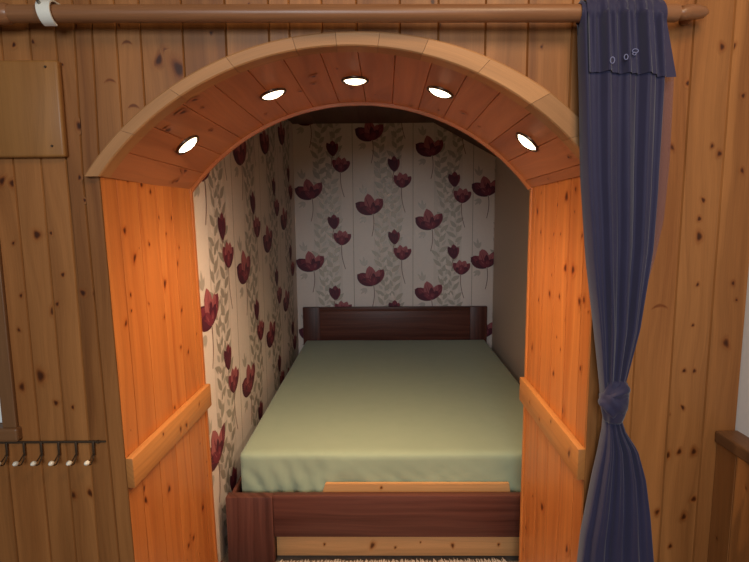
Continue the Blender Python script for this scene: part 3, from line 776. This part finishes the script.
g = body(2.0185, .985, 80, LT, RT, [(2.03, .031), (1.9, .034), (1.5, .036), (1.2, .035), (1.05, .028), (.985, .020)], 1.3, .017, True)
under(g.build('drape', M['voile'], None, smooth=True), cu)
LB = [(.975, .612), (.93, .612), (.87, .604), (.80, .592), (.625, .567), (.49, .558), (.12, .545)]
RB = [(.975, .652), (.93, .668), (.88, .702), (.80, .727), (.70, .744), (.55, .764), (.12, .81)]
g = body(.975, .12, 60, LB, RB, [(.975, .020), (.9, .03), (.7, .04), (.1, .046)], 4.1, .019, False)
under(g.build('tail', M['voile'], None, smooth=True), cu)
# short outer layer hanging over the pole in front
g = Geo(); rows = []
for k in range(31):
    v = k/30; row = []
    for j in range(81):
        t = -1+2*j/80
        zb = 1.842-.006*t+.0015*math.sin(t*7)
        z = pz(.6)+PR+.010-v*(pz(.6)+PR+.010-zb)+(.0035*noise.noise(Vector((t*14, 3, 1))) if k < 2 else 0)
        L, R = lerp(LT, z)+.010, lerp(RT, z)+.004+.022*v; c, w = (L+R)/2, (R-L)/2
        Lb, Rb = lerp(LT, z), lerp(RT, z); cb, wb = (Lb+Rb)/2, (Rb-Lb)/2
        zt = pz(c); base = -.036 if z < zt-.01 else -math.sqrt(max(1e-5, (PR+.013)**2-(max(0, z-zt))**2))
        x = c+t*w; tb = max(-.995, min(.995, (x-cb)/wb)); sb = math.sqrt(1-tb*tb)
        yy = PY+base*max(.35, sb**.55)-.0045-.017*fold(tb, z, 1.3)*(1 if z < zt-.01 else .3)*max(.2, sb**.5)
        if abs(z-zt) < PR+.008: yy = min(yy, PY-math.sqrt((PR+.0085)**2-(z-zt)**2))
        row.append((x, yy, z))
    rows.append(row)
g.grid(rows)
o = under(g.build('overhang', M['voile'], None, smooth=True), cu)
for x, z, rx, rz_ in ((.566, 1.868, .0052, .0072), (.598, 1.875, .0045, .006), (.625, 1.892, .007, .0045), (.622, 1.885, .004, .003)):
    g = Geo(); 
    yb = min(rw[j][1] for rw in rows for j in range(81) if abs(rw[j][0]-x) < .008 and abs(rw[j][2]-z) < .012)-.0012
    g.tube([(x+rx*math.cos(2*PI*k/20), yb, z+rz_*math.sin(2*PI*k/20)) for k in range(21)], .0012, 6, cap=False)
    under(g.build('printed_ring', M['print'], None, smooth=True), cu)
# thin selvedge showing the wall through, right of the drape
g = Geo(); rows = []
for k in range(41):
    z = 1.87-(1.87-1.19)*k/40; R = lerp(RT, z); RO = lerp([(1.87, .752), (1.64, .753), (1.49, .747), (1.40, .732), (1.28, .706), (1.19, .680)], z); row = []
    for j in range(9):
        t = j/8
        row.append((R-.014+t*max(.006, RO-R+.014), PY+.018+.004*math.sin(t*5+z*4), z))
    rows.append(row)
g.grid(rows); under(g.build('selvedge', M['voile_thin'], None, smooth=True), cu)
# knot: two wraps of bunched cloth
g = Geo()
def wrap(C, A, B, tilt, ra, rb, rz_, seed, a0=0., a1=2*PI, nf=5):
    rows = []; n = 64
    Rm = Matrix.Rotation(tilt, 3, 'Y')
    for k in range(n+1):
        th = a0+(a1-a0)*k/n; ctr = Vector((math.cos(th)*A, -math.sin(th)*B, 0)); out = Vector((math.cos(th)/max(A, 1e-3), -math.sin(th)/max(B, 1e-3), 0)).normalized(); row = []
        for j in range(36):
            ph = 2*PI*j/36; rr = 1+.13*math.sin(nf*ph+1.7*math.sin(th*1.5+seed)+seed)+.12*noise.noise(Vector((math.cos(th)*2, math.sin(th)*2, ph+seed)))
            sq = .75+.25*math.sin(th+seed)
            row.append(Vector(C)+Rm @ (ctr+out*math.cos(ph)*ra*rr+Vector((0, 0, 1))*math.sin(ph)*rz_*rr*sq))
        rows.append(row)
    g.grid(rows, True, capends=True)
wrap((.627, PY-.012, 1.012), .020, .020, math.radians(24), .017, .017, .033, .4)
wrap((.634, PY-.018, 1.045), .018, .016, math.radians(-28), .014, .015, .026, 2.1)
rows = []
for k in range(25):                                    # core filling the wraps
    v = k/24; z = 1.075-.115*v; w = .022+.012*math.sin(PI*v)
    rows.append([(.632+w*math.cos(2*PI*j/40)*(1+.1*math.sin(6*2*PI*j/40+z*40)), PY-.012-.030*math.sin(2*PI*j/40)*(.7+.4*math.sin(PI*v)), z) for j in range(40)])
g.grid(rows, True, capends=True)
under(g.build('knot', M['voile'], None, smooth=True), cu)

# ================================================================== LIGHT, WORLD, CAMERA
w = bpy.data.worlds.new('room light'); sc.world = w; w.use_nodes = True
w.node_tree.nodes['Background'].inputs[0].default_value = (*WORLD_C, 1); w.node_tree.nodes['Background'].inputs[1].default_value = WORLD_S
def area(name, loc, aim, size, watts, col):
    L = bpy.data.lights.new(name, 'AREA'); L.shape = 'RECTANGLE'; L.size, L.size_y = size; L.energy = watts; L.color = col
    o = bpy.data.objects.new(name, L); sc.collection.objects.link(o); o.location = loc
    o.rotation_euler = (Vector(loc)-Vector(aim)).to_track_quat('Z', 'Y').to_euler(); return o
area('room window daylight', (-.40, -2.4, 2.15), (.1, 1.4, 1.2), (1.5, 1.1), WIN_W, (.82, .93, 1.))
area('room ceiling lamp', (.55, .20, 2.62), (.25, 1.4, 1.3), (.45, .45), LAMP_W, (1., .74, .46))

cam = bpy.data.cameras.new('camera'); cam.lens = 36*530/749.; cam.sensor_width = 36; cam.sensor_fit = 'HORIZONTAL'; cam.clip_start = .02
co = bpy.data.objects.new('camera', cam); sc.collection.objects.link(co); sc.camera = co
pt = math.atan(70/530.); ro = math.radians(.5)
F = Vector((0, math.cos(pt), -math.sin(pt))); U = Vector((0, math.sin(pt), math.cos(pt))); Rr = Vector((1, 0, 0))
cr = Rr*math.cos(ro)-U*math.sin(ro); cu_ = Rr*math.sin(ro)+U*math.cos(ro)
co.matrix_world = Matrix(((cr.x, cu_.x, -F.x, 0), (cr.y, cu_.y, -F.y, 0), (cr.z, cu_.z, -F.z, H), (0, 0, 0, 1)))

vs = sc.view_settings; sc.display_settings.display_device = 'sRGB'
vs.view_transform = 'Standard'; vs.look = 'None'; vs.gamma = 1.; vs.use_curve_mapping = False; vs.exposure = EXPO
